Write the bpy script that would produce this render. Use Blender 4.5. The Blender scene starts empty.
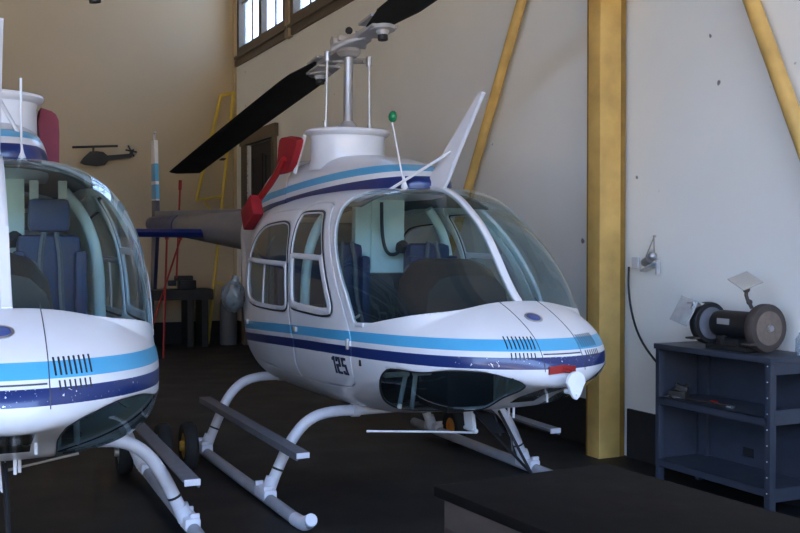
import bpy, bmesh, math, random
import numpy as np
from mathutils import Vector, Matrix, Euler
random.seed(7)
R = math.radians
scene = bpy.context.scene
COL = scene.collection

# ------------------------------------------------------------------ materials
def mat(name, color, rough=.5, metal=0., var=.06, scale=8., bump=0., coat=0., rvar=.1, spec=None):
    m = bpy.data.materials.new(name); m.use_nodes = True
    nt = m.node_tree; b = nt.nodes['Principled BSDF']
    tc = nt.nodes.new('ShaderNodeTexCoord'); nz = nt.nodes.new('ShaderNodeTexNoise')
    nz.inputs['Scale'].default_value = scale; nz.inputs['Detail'].default_value = 6
    nt.links.new(tc.outputs['Object'], nz.inputs['Vector'])
    rp = nt.nodes.new('ShaderNodeValToRGB')
    rp.color_ramp.elements[0].position = .3; rp.color_ramp.elements[1].position = .7
    rp.color_ramp.elements[0].color = [c*(1-var) for c in color]+[1]
    rp.color_ramp.elements[1].color = [min(1, c*(1+var)) for c in color]+[1]
    nt.links.new(nz.outputs['Fac'], rp.inputs['Fac']); nt.links.new(rp.outputs['Color'], b.inputs['Base Color'])
    mr = nt.nodes.new('ShaderNodeMapRange'); mr.inputs['To Min'].default_value = max(0, rough-rvar); mr.inputs['To Max'].default_value = min(1, rough+rvar)
    nt.links.new(nz.outputs['Fac'], mr.inputs['Value']); nt.links.new(mr.outputs['Result'], b.inputs['Roughness'])
    b.inputs['Metallic'].default_value = metal
    b.inputs['Coat Weight'].default_value = coat
    if spec is not None: b.inputs['Specular IOR Level'].default_value = spec
    if bump:
        bp = nt.nodes.new('ShaderNodeBump'); bp.inputs['Strength'].default_value = bump; bp.inputs['Distance'].default_value = .02
        nt.links.new(nz.outputs['Fac'], bp.inputs['Height']); nt.links.new(bp.outputs['Normal'], b.inputs['Normal'])
    return m
WHITE = (.68, .68, .71); LBLUE = (.062, .35, .60); DBLUE = (.005, .020, .12)
def striped(name, edges, curve, chips=0):
    """white paint with painted bands; edges: offsets below the band line z0(x); curve=(a,b,c): z0=a+b*x+c*x^2, x aft"""
    m = mat(name, WHITE, .32, 0, .03, 5, 0, .35, .06); nt = m.node_tree; b = nt.nodes['Principled BSDF']
    base = b.inputs['Base Color'].links[0].from_socket
    tc = nt.nodes.new('ShaderNodeTexCoord'); sp = nt.nodes.new('ShaderNodeSeparateXYZ'); nt.links.new(tc.outputs['Object'], sp.inputs[0])
    def M(op, a, bb, c=None):
        n = nt.nodes.new('ShaderNodeMath'); n.operation = op
        for i, v in enumerate((a, bb, c)):
            if v is None: continue
            if isinstance(v, (int, float)): n.inputs[i].default_value = v
            else: nt.links.new(v, n.inputs[i])
        return n.outputs[0]
    x = M('SUBTRACT', 2.0, sp.outputs['X'])
    z0 = M('MULTIPLY_ADD', x, curve[2], curve[1]); z0 = M('MULTIPLY_ADD', z0, x, curve[0])
    d = M('SUBTRACT', z0, sp.outputs['Z'])
    cur = base
    for (a, c, col) in edges:
        k = M('MULTIPLY', M('GREATER_THAN', d, a), M('LESS_THAN', d, c))
        if chips and col == DBLUE:
            nz = nt.nodes.new('ShaderNodeTexNoise'); nz.inputs['Scale'].default_value = 75; nz.inputs['Detail'].default_value = 3
            nt.links.new(tc.outputs['Object'], nz.inputs['Vector'])
            chip = M('MULTIPLY', M('GREATER_THAN', nz.outputs['Fac'], .68), M('LESS_THAN', x, .32))
            k = M('MULTIPLY', k, M('SUBTRACT', 1.0, chip))
        mx = nt.nodes.new('ShaderNodeMix'); mx.data_type = 'RGBA'; nt.links.new(k, mx.inputs['Factor'])
        nt.links.new(cur, mx.inputs[6]); mx.inputs[7].default_value = (*col, 1); cur = mx.outputs[2]
    nt.links.new(cur, b.inputs['Base Color'])
    return m
def glass(name, tint, haze=.05, hazecol=(.5, .6, .62)):
    m = bpy.data.materials.new(name); m.use_nodes = True; nt = m.node_tree; nt.nodes.clear()
    out = nt.nodes.new('ShaderNodeOutputMaterial'); tr = nt.nodes.new('ShaderNodeBsdfTransparent'); tr.inputs[0].default_value = (*tint, 1)
    gl = nt.nodes.new('ShaderNodeBsdfGlossy'); gl.inputs['Roughness'].default_value = .03; gl.inputs[0].default_value = (1, 1, 1, 1)
    df = nt.nodes.new('ShaderNodeBsdfDiffuse'); df.inputs[0].default_value = (*hazecol, 1)
    geo = nt.nodes.new('ShaderNodeNewGeometry'); dt = nt.nodes.new('ShaderNodeVectorMath'); dt.operation = 'DOT_PRODUCT'
    nt.links.new(geo.outputs['Incoming'], dt.inputs[0]); nt.links.new(geo.outputs['Normal'], dt.inputs[1])
    def mth(op, x, y=None, z=None):
        q = nt.nodes.new('ShaderNodeMath'); q.operation = op
        for i, v in enumerate((x, y, z)):
            if v is None: continue
            if isinstance(v, (int, float)): q.inputs[i].default_value = v
            else: nt.links.new(v, q.inputs[i])
        return q.outputs[0]
    fr = mth('MULTIPLY_ADD', mth('POWER', mth('SUBTRACT', 1.0, mth('ABSOLUTE', dt.outputs['Value'])), 5.0), .93, .045)
    nz = nt.nodes.new('ShaderNodeTexNoise'); nz.inputs['Scale'].default_value = 3
    mr = nt.nodes.new('ShaderNodeMapRange'); mr.inputs['To Min'].default_value = haze*.6; mr.inputs['To Max'].default_value = haze*1.4
    nt.links.new(nz.outputs['Fac'], mr.inputs['Value'])
    a = nt.nodes.new('ShaderNodeMixShader'); c = nt.nodes.new('ShaderNodeMixShader')
    nt.links.new(mr.outputs[0], a.inputs[0]); nt.links.new(tr.outputs[0], a.inputs[1]); nt.links.new(df.outputs[0], a.inputs[2])
    nt.links.new(fr, c.inputs[0]); nt.links.new(a.outputs[0], c.inputs[1]); nt.links.new(gl.outputs[0], c.inputs[2])
    nt.links.new(c.outputs[0], out.inputs[0]); return m

paint = striped('fuselage_paint', [(0, .056, LBLUE), (.085, .142, DBLUE)], (1.145, -.0365, -.0055), 1)
cowlpaint = striped('cowl_paint', [(0, .052, LBLUE), (.088, .17, DBLUE)], (2.085, .022, -.019))
tailpaint = striped('tail_paint', [(.34, .56, LBLUE), (.60, .78, LBLUE), (.80, 3, (.01, .015, .05))], (2.75, 0, 0))
plain = mat('plain_white_paint', WHITE, .35, 0, .04, 6, 0, .3)
liner = mat('cabin_liner', (.60, .72, .70), .7, 0, .08, 4)
rubber = mat('black_rubber', (.012, .012, .014), .6)
seamm = mat('seam_dark_line', (.05, .05, .06), .6)  # dark grey of the panel seam and hinge lines
seatblue = mat('seat_blue', (.006, .018, .07), .55, 0, .2, 12, .2)
blackp = mat('black_panel', (.01, .01, .012), .5)
greyw = mat('grey_webbing', (.10, .10, .11), .8)
metal = mat('grey_metal', (.45, .45, .47), .4, .8)
hubm = mat('hub_grey', (.38, .38, .40), .45, .3, .15)
bladem = mat('blade_black', (.006, .006, .006), .7, 0, .2, 3, 0, 0, .1, .25)
stepm = mat('step_grey', (.13, .14, .17), .6, 0, .15, 20)
skidm = mat('skid_paint', (.62, .63, .70), .4, 0, .08, 10)
skidg = mat('skid_grey', (.30, .32, .37), .45, 0, .12, 10)
windg = glass('windshield_glass', (.67, .80, .83), .022, (.24, .38, .42))
ching = glass('chin_glass', (.50, .62, .68), .04, (.1, .13, .16))
sideg = glass('door_glass', (.60, .72, .76), .07, (.3, .36, .38))
lightg = mat('lamp_well', (.035, .03, .018), .25, 0, .2)
redc = mat('red_canvas', (.28, .006, .012), .8, 0, .15, 10, .2)
pinkc = mat('faded_red_canvas', (.20, .035, .06), .85, 0, .15, 10, .2)
redm = mat('red_paint', (.28, .008, .008), .5)
green = mat('green_plastic', (.005, .17, .06), .4)
badgeb = mat('badge_blue', (.06, .09, .25), .4)
boomp = mat('boom_grey_paint', (.15, .15, .17), .4, 0, .06, 4, 0, .2)
navy = mat('navy_paint', (.008, .018, .11), .35, 0, .06)
yellow = mat('ochre_yellow_paint', (.52, .34, .105), .55, 0, .18, 5, .15)
yellowd = mat('ochre_yellow_shaded', (.22, .125, .02), .6, 0, .2, 6, .15)  # darker copy of the ochre: shade on column faces put into the colour
lyel = mat('yellow_tube', (.50, .36, .05), .5)
tyre = mat('tyre', (.012, .012, .012), .85)
brass = mat('yellow_hub', (.35, .20, .02), .5)
orange = mat('orange_hub', (.6, .2, .02), .5)
steelblue = mat('blue_grey_steel', (.030, .036, .053), .5, 0, .14, 9, .1)
blacks = mat('black_steel', (.008, .008, .009), .55)
plastic = mat('clear_grey_plastic', (.15, .17, .18), .3, 0, .2, 20, .6)
bronze = mat('worn_wheel', (.045, .034, .03), .7, 0, .2, 20)
stone = mat('grindstone', (.14, .11, .09), .9, 0, .15, 30)

# ------------------------------------------------------------------ mesh helper
class G:
    def __init__(s, tf=None): s.bm = bmesh.new(); s.tf = tf
    def v(s, p):
        return s.bm.verts.new(s.tf(*p) if s.tf else p)
    def face(s, vs, sm=False):
        try: f = s.bm.faces.new(vs); f.smooth = sm; return f
        except ValueError: return None
    def box(s, c, d, rot=None, bev=0):
        c = Vector(c); rm = Euler(rot).to_matrix() if rot else Matrix.Identity(3)
        vs = [s.v(c+rm@Vector((i*d[0]/2, j*d[1]/2, k*d[2]/2))) for i in (-1, 1) for j in (-1, 1) for k in (-1, 1)]
        fs = [s.face([vs[i] for i in q]) for q in ((0, 1, 3, 2), (4, 6, 7, 5), (0, 4, 5, 1), (2, 3, 7, 6), (0, 2, 6, 4), (1, 5, 7, 3))]
        if bev:
            es = {e for f in fs for e in f.edges}
            bmesh.ops.bevel(s.bm, geom=list(es), offset=bev, segments=2, affect='EDGES', profile=.6)
        return s
    def b2(s, x0, x1, y0, y1, z0, z1, bev=0): return s.box(((x0+x1)/2, (y0+y1)/2, (z0+z1)/2), (abs(x1-x0), abs(y1-y0), abs(z1-z0)), None, bev)
    def tube(s, pts, r, n=12, smooth_path=0, cap=True):
        pts = [Vector(p) for p in pts]
        rs = list(r) if isinstance(r, (list, tuple)) else [r]*len(pts)
        for _ in range(smooth_path):
            q = [pts[0]]; qr = [rs[0]]
            for i in range(len(pts)-1):
                a, b = pts[i], pts[i+1]
                q += [a.lerp(b, .25), a.lerp(b, .75)]; qr += [rs[i]*.75+rs[i+1]*.25, rs[i]*.25+rs[i+1]*.75]
            q.append(pts[-1]); qr.append(rs[-1]); pts, rs = q, qr
        up = None; rings = []
        for i, p in enumerate(pts):
            t = (pts[min(i+1, len(pts)-1)]-pts[max(i-1, 0)]).normalized()
            if up is None:
                up = Vector((0, 0, 1)) if abs(t.z) < .9 else Vector((1, 0, 0))
            up = (up-t*up.dot(t)).normalized(); w = t.cross(up)
            rings.append([s.v(p+(up*math.cos(a)+w*math.sin(a))*rs[i]) for a in [2*math.pi*k/n for k in range(n)]])
        for a, b in zip(rings, rings[1:]):
            for k in range(n): s.face([a[k], a[(k+1) % n], b[(k+1) % n], b[k]], True)
        if cap: s.face(rings[0][::-1]); s.face(rings[-1])
        return s
    def lathe(s, prof, origin, axis=(0, 0, 1), n=32, ref=None):
        ax = Vector(axis).normalized(); u = Vector(ref) if ref else ax.orthogonal(); u = (u-ax*u.dot(ax)).normalized(); w = ax.cross(u); o = Vector(origin); rings = []
        for (r, h) in prof:
            rings.append([s.v(o+ax*h)] if r < 1e-6 else [s.v(o+ax*h+(u*math.cos(a)+w*math.sin(a))*r) for a in [2*math.pi*k/n for k in range(n)]])
        for a, b in zip(rings, rings[1:]):
            for k in range(n):
                k2 = (k+1) % n
                if len(a) == 1 and len(b) == 1: continue
                if len(a) == 1: s.face([a[0], b[k2], b[k]], True)
                elif len(b) == 1: s.face([a[k], a[k2], b[0]], True)
                else: s.face([a[k], a[k2], b[k2], b[k]], True)
        return s
    def loft(s, rings, closed=True, cap=True, sm=True):
        R_ = [[s.v(p) for p in r] for r in rings]; n = len(R_[0])
        for a, b in zip(R_, R_[1:]):
            for k in range(n if closed else n-1): s.face([a[k], a[(k+1) % n], b[(k+1) % n], b[k]], sm)
        if cap and closed: s.face(R_[0][::-1]); s.face(R_[-1])
        return s
    def prism(s, poly, f0, f1):
        """poly 2D; f0,f1 map (a,b)->3D point for both caps"""
        a = [s.v(f0(*p)) for p in poly]; b = [s.v(f1(*p)) for p in poly]; n = len(poly)
        s.face(a[::-1]); s.face(b)
        for k in range(n): s.face([a[k], a[(k+1) % n], b[(k+1) % n], b[k]])
        return s
    def ico(s, c, r, sub=2, noise=0, sc=(1, 1, 1)):
        g = bmesh.ops.create_icosphere(s.bm, subdivisions=sub, radius=1)
        rnd = random.Random(3)
        for v in g['verts']:
            k = r*(1+noise*(rnd.random()-.5)); p = Vector((v.co.x*sc[0]*k, v.co.y*sc[1]*k, v.co.z*sc[2]*k))+Vector(c)
            v.co = s.tf(*p) if s.tf else p
        for f in s.bm.faces: f.smooth = f.smooth or len(f.verts) == 3
        return s
    def build(s, name, m, parent=None, recalc=True, kind=None, sharp=True):
        if recalc: bmesh.ops.recalc_face_normals(s.bm, faces=s.bm.faces)
        me = bpy.data.meshes.new(name); s.bm.to_mesh(me); s.bm.free()
        ms = m if isinstance(m, (list, tuple)) else [m]
        for q in ms: me.materials.append(q)
        if sharp: 
            try: me.set_sharp_from_angle(angle=R(38))
            except Exception: pass
        o = bpy.data.objects.new(name, me); COL.objects.link(o)
        if parent: o.parent = parent
        if kind: o['kind'] = kind
        return o
def tag(o, label, cat, group=None):
    o['label'] = label; o['category'] = cat
    if group: o['group'] = group
    return o
def thing(name, label, cat, loc, rot=(0, 0, 0), group=None):
    o = bpy.data.objects.new(name, None); COL.objects.link(o); o.empty_display_size = .1
    o.location = loc; o.rotation_euler = rot; tag(o, label, cat, group); return o
def lonely(g, name, m, label, cat, loc, rot=(0, 0, 0), group=None):
    o = g.build(name, m); o.location = loc; o.rotation_euler = rot; return tag(o, label, cat, group)

# ------------------------------------------------------------------ room frame: s along the long wall from the far corner, n into the room
ANG = math.atan2(-.903, .43)
U = Vector((math.cos(ANG), math.sin(ANG), 0)); N = Vector((U.y, -U.x, 0))
C0 = Vector((-2.70, 16.65, 0))
def W(s, n, z=0): return C0+U*s+N*n+Vector((0, 0, z))
def rw(s, n, z): return W(s, n, z)          # tf for room geometry written as (s,n,z)
wallm = mat('cream_wall_paint', (.78, .78, .74), .85, 0, .035, .8, 0)
def wall_marks(m):
    nt = m.node_tree; b = nt.nodes['Principled BSDF']; base = b.inputs['Base Color'].links[0].from_socket
    tc = nt.nodes.new('ShaderNodeTexCoord')
    nz = nt.nodes.new('ShaderNodeTexNoise'); nz.inputs['Scale'].default_value = 9; nz.inputs['Detail'].default_value = 1
    nt.links.new(tc.outputs['Object'], nz.inputs['Vector'])
    rp = nt.nodes.new('ShaderNodeValToRGB'); rp.color_ramp.elements[0].position = .79; rp.color_ramp.elements[1].position = .82
    nt.links.new(nz.outputs['Fac'], rp.inputs['Fac'])
    mx = nt.nodes.new('ShaderNodeMix'); mx.data_type = 'RGBA'; nt.links.new(rp.outputs['Color'], mx.inputs['Factor'])
    nt.links.new(base, mx.inputs[6]); mx.inputs[7].default_value = (.2, .2, .2, 1); nt.links.new(mx.outputs[2], b.inputs['Base Color'])
wall_marks(wallm)
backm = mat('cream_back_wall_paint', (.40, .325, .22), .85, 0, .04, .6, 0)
floorm = mat('oily_dark_floor', (.009, .0085, .009), .55, 0, .45, 2.5, .03, 0, .15, .35)
ceilm = mat('timber_ceiling', (.30, .20, .12), .8, 0, .2, 2)
dadom = mat('black_dado_paint', (.010, .010, .012), .7)
wframe = mat('brown_window_frame', (.11, .085, .06), .7, 0, .12, 8)
doorm = mat('dark_door', (.025, .023, .025), .7)
WD, H, SF = 20., 8., 18.6       # room width, height, front end
def wall_strip(g, cuts, s0, s1, z0, z1, n0, n1):
    """wall slab with rectangular openings cuts=(sa,sb,za,zb)"""
    ss = sorted({s0, s1, *[c[0] for c in cuts], *[c[1] for c in cuts]}); zs = sorted({z0, z1, *[c[2] for c in cuts], *[c[3] for c in cuts]})
    for a, b in zip(ss, ss[1:]):
        for c, d in zip(zs, zs[1:]):
            ms, mz = (a+b)/2, (c+d)/2
            if any(q[0] < ms < q[1] and q[2] < mz < q[3] for q in cuts): continue
            g.b2(a, b, n0, n1, c, d)
wins = [(.30, 2.58, 4.70, 6.9), (2.90, 5.20, 4.70, 6.9)]
dcut = (.62, 1.98, 0, 3.17)
g = G(rw); wall_strip(g, wins+[dcut], -.3, SF, 0, H, -.12, 0); bmesh.ops.remove_doubles(g.bm, verts=g.bm.verts, dist=1e-4)
g.build('wall_right', wallm, kind='structure')
G(rw).b2(-.3, 0, 0, WD, 0, H).build('wall_back', backm, kind='structure')
G(rw).b2(-.3, SF, WD, WD+.3, 0, H).build('wall_left', wallm, kind='structure')
G(rw).b2(-.3, SF+.3, -.3, WD+.3, -.2, 0).build('floor', floorm, kind='structure')
G(rw).b2(-.3, SF+.3, -.3, WD+.3, H, H+.2).build('ceiling', ceilm, kind='structure')
g = G(rw); wall_strip(g, [(.8, WD-.8, 0, 5.6)], 0, WD, 0, H, SF, SF+.3)   # swapped axes below
g.bm.free()
g = G(lambda a, b, z: W(b, a, z)); wall_strip(g, [(.8, WD-.8, 0, 5.8)], 0, WD, 0, H, SF, SF+.3); g.build('wall_front', wallm, kind='structure')
G(rw).b2(SF+.3, SF+60, -30, WD+30, -.22, -.02).build('ground_apron', mat('apron_concrete', (.42, .38, .31), .9, 0, .1, 1), kind='structure')
G(rw).b2(SF+24, SF+30, -30, WD+30, -.02, 9.5).build('sky_blocker', mat('sky_blocker_dark', (.05, .06, .055), .9, 0, .2, 1), kind='structure')  # unseen slab added outside the opening to block the low sky light
g = G(rw); g.b2(.0, .60, 0, .02, 0, .355); g.b2(2.02, 10.04, 0, .02, 0, .355); g.b2(10.21, SF, 0, .02, 0, .355); g.build('baseboard_right', dadom, kind='structure')
G(rw).b2(0, .02, .02, WD, 0, .355).build('baseboard_back', dadom, kind='structure')
wallpane = glass('hall_window_glass', (.85, .88, .9), .12, (.8, .8, .8))
for i, (a, b, c, d) in enumerate(wins):
    g = G(rw)
    g.b2(a-.06, b+.06, -.06, .05, c-.06, c+.06); g.b2(a-.06, b+.06, -.06, .05, d-.06, d+.06)
    g.b2(a-.06, a+.06, -.06, .05, c+.06, d-.06); g.b2(b-.06, b+.06, -.06, .05, c+.06, d-.06)
    m_ = (a+b)/2; g.b2(m_-.07, m_+.07, -.05, .04, c+.06, d-.06)
    for (p, q) in ((a+.06, m_-.07), (m_+.07, b-.06)):
        mm = (p+q)/2
        for zz in (c+.78, c+1.42): g.b2(p, q, -.03, .0, zz-.02, zz+.02)
        g.b2(mm-.015, mm+.015, -.03, -.01, c+.06, d-.06)
    g.build('window_%d' % (i+1), wframe, kind='structure')
    G(rw).b2(a, b, -.045, -.037, c, d).build('window_%d_pane' % (i+1), wallpane, kind='structure')
    G(rw).b2(a-.12, b+.14, 0, .08, c-.10, c-.06).build('window_%d_sill' % (i+1), wframe, kind='structure')
g = G(rw); g.b2(.0, 5.6, 0, .035, 4.50, 4.60); g.build('trim_1', wframe, kind='structure')
g = G(rw); g.b2(2.66, 2.82, 0, .07, 4.48, 6.95); g.build('trim_2', mat('tan_post', (.30, .23, .15), .7), kind='structure')
g = G(rw); g.b2(.0, .05, .0, .05, .36, 7.9); g.build('trim_3', mat('ochre_corner_bead', (.40, .31, .19), .7), kind='structure')
g = G(rw); g.b2(.46, .62, -.02, .05, 0, 3.17); g.b2(1.98, 2.12, -.02, .05, 0, 3.17); g.b2(.40, 2.18, -.02, .06, 3.17, 3.36); g.build('trim_4', wframe, kind='structure')
g = G(rw); g.b2(.62, 1.98, -.10, -.07, .0, 3.17)
for a, b in ((.70, 1.24), (1.36, 1.90)):
    for c, d in ((.2, 1.1), (1.25, 2.1), (2.25, 3.0)):
        g.b2(a, a+.04, -.07, -.05, c, d); g.b2(b-.04, b, -.07, -.05, c, d); g.b2(a, b, -.07, -.05, c, c+.04); g.b2(a, b, -.07, -.05, d-.04, d)
g.build('door_1', doorm, kind='structure')

# ------------------------------------------------------------------ fuselage surface
XA = [0, .03, .12, .3, .5, .8, 1.1, 1.5, 2.0, 2.5, 3.0, 3.4, 3.8, 4.3]
T = {'wA': [0.0, 0.138, 0.293, 0.456, 0.551, 0.617, 0.648, 0.661, 0.666, 0.668, 0.642, 0.546, 0.431, 0.284],
     'tA': [0.0, 0.071, 0.152, 0.242, 0.322, 0.362, 0.354, 0.3, 0.299, 0.299, 0.3, 0.3, 0.3, 0.2],
     'bA': [0.0, 0.068, 0.116, 0.183, 0.263, 0.339, 0.399, 0.455, 0.484, 0.494, 0.495, 0.393, 0.219, 0.172],
     'zc': [0.98, 0.983, 1.002, 1.007, 0.993, 1.012, 1.009, 0.992, 0.987, 0.98, 0.977, 1.06, 1.279, 1.58],
     'nU': [2.2]*14,
     'nL': [2.2, 2.121, 2.311, 2.545, 2.774, 2.576, 2.388, 2.359, 2.398, 2.405, 2.488, 2.416, 2.319, 2.215]}
XB = [0.425, 0.46, 0.53, 0.68, 0.8, 0.93, 1.1, 1.3, 1.5, 2.0, 2.5, 3.0, 3.4, 3.8, 4.3]
TB = {'wB': [0.25, 0.432, 0.502, 0.569, 0.597, 0.617, 0.643, 0.667, 0.676, 0.673, 0.67, 0.637, 0.53, 0.4, 0.284],
      'tB': [0.29, 0.317, 0.379, 0.536, 0.657, 0.751, 0.849, 0.915, 0.934, 0.94, 0.930, 0.895, 0.80, 0.576, 0.262],
      'nB': [2.42, 2.47, 2.53, 2.61, 2.68, 2.75, 2.87, 3.06, 3.06, 3.34, 3.53, 3.59, 3.18, 2.69, 2.29]}
X0 = .425
def pchip(xs, ys, x):
    xs = np.array(xs, float); ys = np.array(ys, float); h = np.diff(xs); d = np.diff(ys)/h
    m = np.zeros(len(xs)); m[0] = d[0]; m[-1] = d[-1]
    for i in range(1, len(xs)-1):
        if d[i-1]*d[i] > 0:
            w1 = 2*h[i]+h[i-1]; w2 = h[i]+2*h[i-1]; m[i] = (w1+w2)/(w1/d[i-1]+w2/d[i])
    x = np.asarray(x, float); i = np.clip(np.searchsorted(xs, x)-1, 0, len(h)-1); t = np.clip((x-xs[i])/h[i], 0, 1)
    return (2*t**3-3*t**2+1)*ys[i]+(t**3-2*t**2+t)*h[i]*m[i]+(-2*t**3+3*t**2)*ys[i+1]+(t**3-t**2)*h[i]*m[i+1]
def tab(k, x):
    if k in TB: return pchip(XB, TB[k], x)
    return pchip(np.sqrt(XA), T[k], np.sqrt(np.clip(x, 0, 9)))
def se(a, b, n, sn, cs):
    a = np.maximum(a, 1e-6); b = np.maximum(b, 1e-6)
    return ((np.abs(sn)/a)**n+(np.abs(cs)/b)**n)**(-1/n)
def surf(x, th):
    x = np.asarray(x, float); th = np.asarray(th, float)
    sn, cs = np.sin(th), np.cos(th); q = {k: tab(k, x) for k in (*T, *TB)}
    up = cs > 0
    rA = np.where(up, se(q['wA'], q['tA'], q['nU'], sn, cs), se(q['wA'], q['bA'], q['nL'], sn, cs))
    rB = np.where(up, se(q['wB'], q['tB'], q['nB'], sn, cs), 0); rB = np.where(x <= X0, 0, rB)
    r = np.maximum(rA, rB)
    return r*sn, q['zc']+r*cs, rB-rA
TH = np.linspace(0, math.pi, 721)
def side_y(x, z):                          # half width at height z
    y, zz, _ = surf(np.full(TH.shape, x), TH); zz = zz[::-1]; y = y[::-1]
    return float(np.interp(z, zz, y))
def top_z(x, y):
    yy, zz, _ = surf(np.full(TH.shape, x), TH); k = int(np.argmax(yy)); return float(np.interp(abs(y), yy[:k], zz[:k]))
def bot_z(x, y):
    yy, zz, _ = surf(np.full(TH.shape, x), TH); k = int(np.argmax(yy)); return float(np.interp(-abs(y), -yy[k:], zz[k:]))
def front_x(y, z):
    lo, hi = .0, 1.2
    for _ in range(40):
        mid = (lo+hi)/2
        yy, zz, _f = surf(np.full(TH.shape, mid), TH)
        inside = zz.min() < z < zz.max() and side_y(mid, z) > abs(y)
        if inside: hi = mid
        else: lo = mid
    return hi

def sdpoly(px, py, poly):
    p = np.array(poly, float); d = np.full(px.shape, 1e9); ins = np.zeros(px.shape, bool)
    for i in range(len(p)):
        a, b = p[i], p[(i+1) % len(p)]; e = b-a; wx, wy = px-a[0], py-a[1]
        t = np.clip((wx*e[0]+wy*e[1])/(e@e+1e-12), 0, 1); d = np.minimum(d, np.hypot(wx-t*e[0], wy-t*e[1]))
        c = ((a[1] > py) != (b[1] > py)); xi = a[0]+(py-a[1])/(b[1]-a[1]+1e-15)*e[0]; ins ^= c & (px < xi)
    return np.where(ins, d, -d)            # positive inside
def chaikin(p, k=2):
    p = [tuple(q) for q in p]
    for _ in range(k):
        q = []
        for i in range(len(p)):
            a, b = p[i], p[(i+1) % len(p)]
            q += [(a[0]*.8+b[0]*.2, a[1]*.8+b[1]*.2), (a[0]*.2+b[0]*.8, a[1]*.2+b[1]*.8)]
        p = q
    return p
FWIN = chaikin([(1.40, 1.155), (1.36, 1.215), (1.62, 1.55), (1.80, 1.745), (1.86, 1.765), (2.14, 1.76), (2.17, 1.74), (2.10, 1.48), (2.035, 1.18), (2.00, 1.155)])
RWIN = chaikin([(2.17, 1.125), (2.10, 1.16), (2.12, 1.28), (2.16, 1.46), (2.23, 1.63), (2.30, 1.685), (2.42, 1.70), (2.80, 1.67), (2.95, 1.60), (3.05, 1.46), (3.03, 1.22), (2.95, 1.115)])
FDOOR = chaikin([(1.30, .745), (1.18, .80), (1.13, 1.0), (1.18, 1.15), (1.44, 1.49), (1.70, 1.74), (1.80, 1.83), (2.22, 1.83), (2.14, 1.50), (2.075, 1.15), (1.985, .93), (2.03, .72), (2.02, .70)], 2)
RDOOR = chaikin([(2.04, .70), (2.04, .74), (1.995, .93), (2.085, 1.15), (2.15, 1.50), (2.23, 1.79), (2.30, 1.80), (2.95, 1.76), (3.10, 1.62), (3.16, 1.3), (3.10, .80), (3.0, .72)], 2)
CHIN = [(.30, 93), (.16, 93.5), (.085, 103), (.095, 116), (.17, 128), (.30, 138), (.50, 147), (.90, 153), (1.12, 147), (1.18, 138), (1.10, 124), (.95, 111), (.84, 101), (.74, 96)]
CHINP = chaikin([(math.sqrt(a), R(b)*.45) for a, b in CHIN], 2)
LAMP = [(.06, .075), (.06, -.075), (.40, -.075), (.40, .075)]
XAP = np.array([[1.0, 1.03], [1.16, 1.12], [1.30, 1.21], [1.50, 1.385], [1.70, 1.56], [1.80, 1.64], [1.86, 1.655], [1.90, 1.60], [1.93, 1.50], [1.96, 1.45]])
def fields(x, th):
    y, z, f = surf(x, np.abs(th)); y = y*np.sign(th+1e-12); ya = np.abs(y)
    F = {}
    xa = np.interp(z, XAP[:, 0], XAP[:, 1])
    F['ws'] = np.minimum(np.minimum(f*.8, xa-x), z-np.interp(x, [.43, .46, .48, .51, .56, .65, .75, .94, 1.2], [1.0, 1.280, 1.262, 1.251, 1.241, 1.222, 1.200, 1.160, 1.140]))
    F['post'] = ya-.021
    F['fd'] = sdpoly(x, z, FDOOR); F['rd'] = sdpoly(x, z, RDOOR)
    F['fw'] = sdpoly(x, z, FWIN); F['rw'] = sdpoly(x, z, RWIN)
    low = z < .3
    F['chin'] = np.where(x < 1.6, sdpoly(np.sqrt(x), np.abs(th)*.45, CHINP), -1)
    F['lamp'] = np.where(np.abs(th) > 1.8, sdpoly(x, y, LAMP), -1)
    F['x'] = x; F['z'] = z
    return np.stack([x, y, z], -1), F
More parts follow.
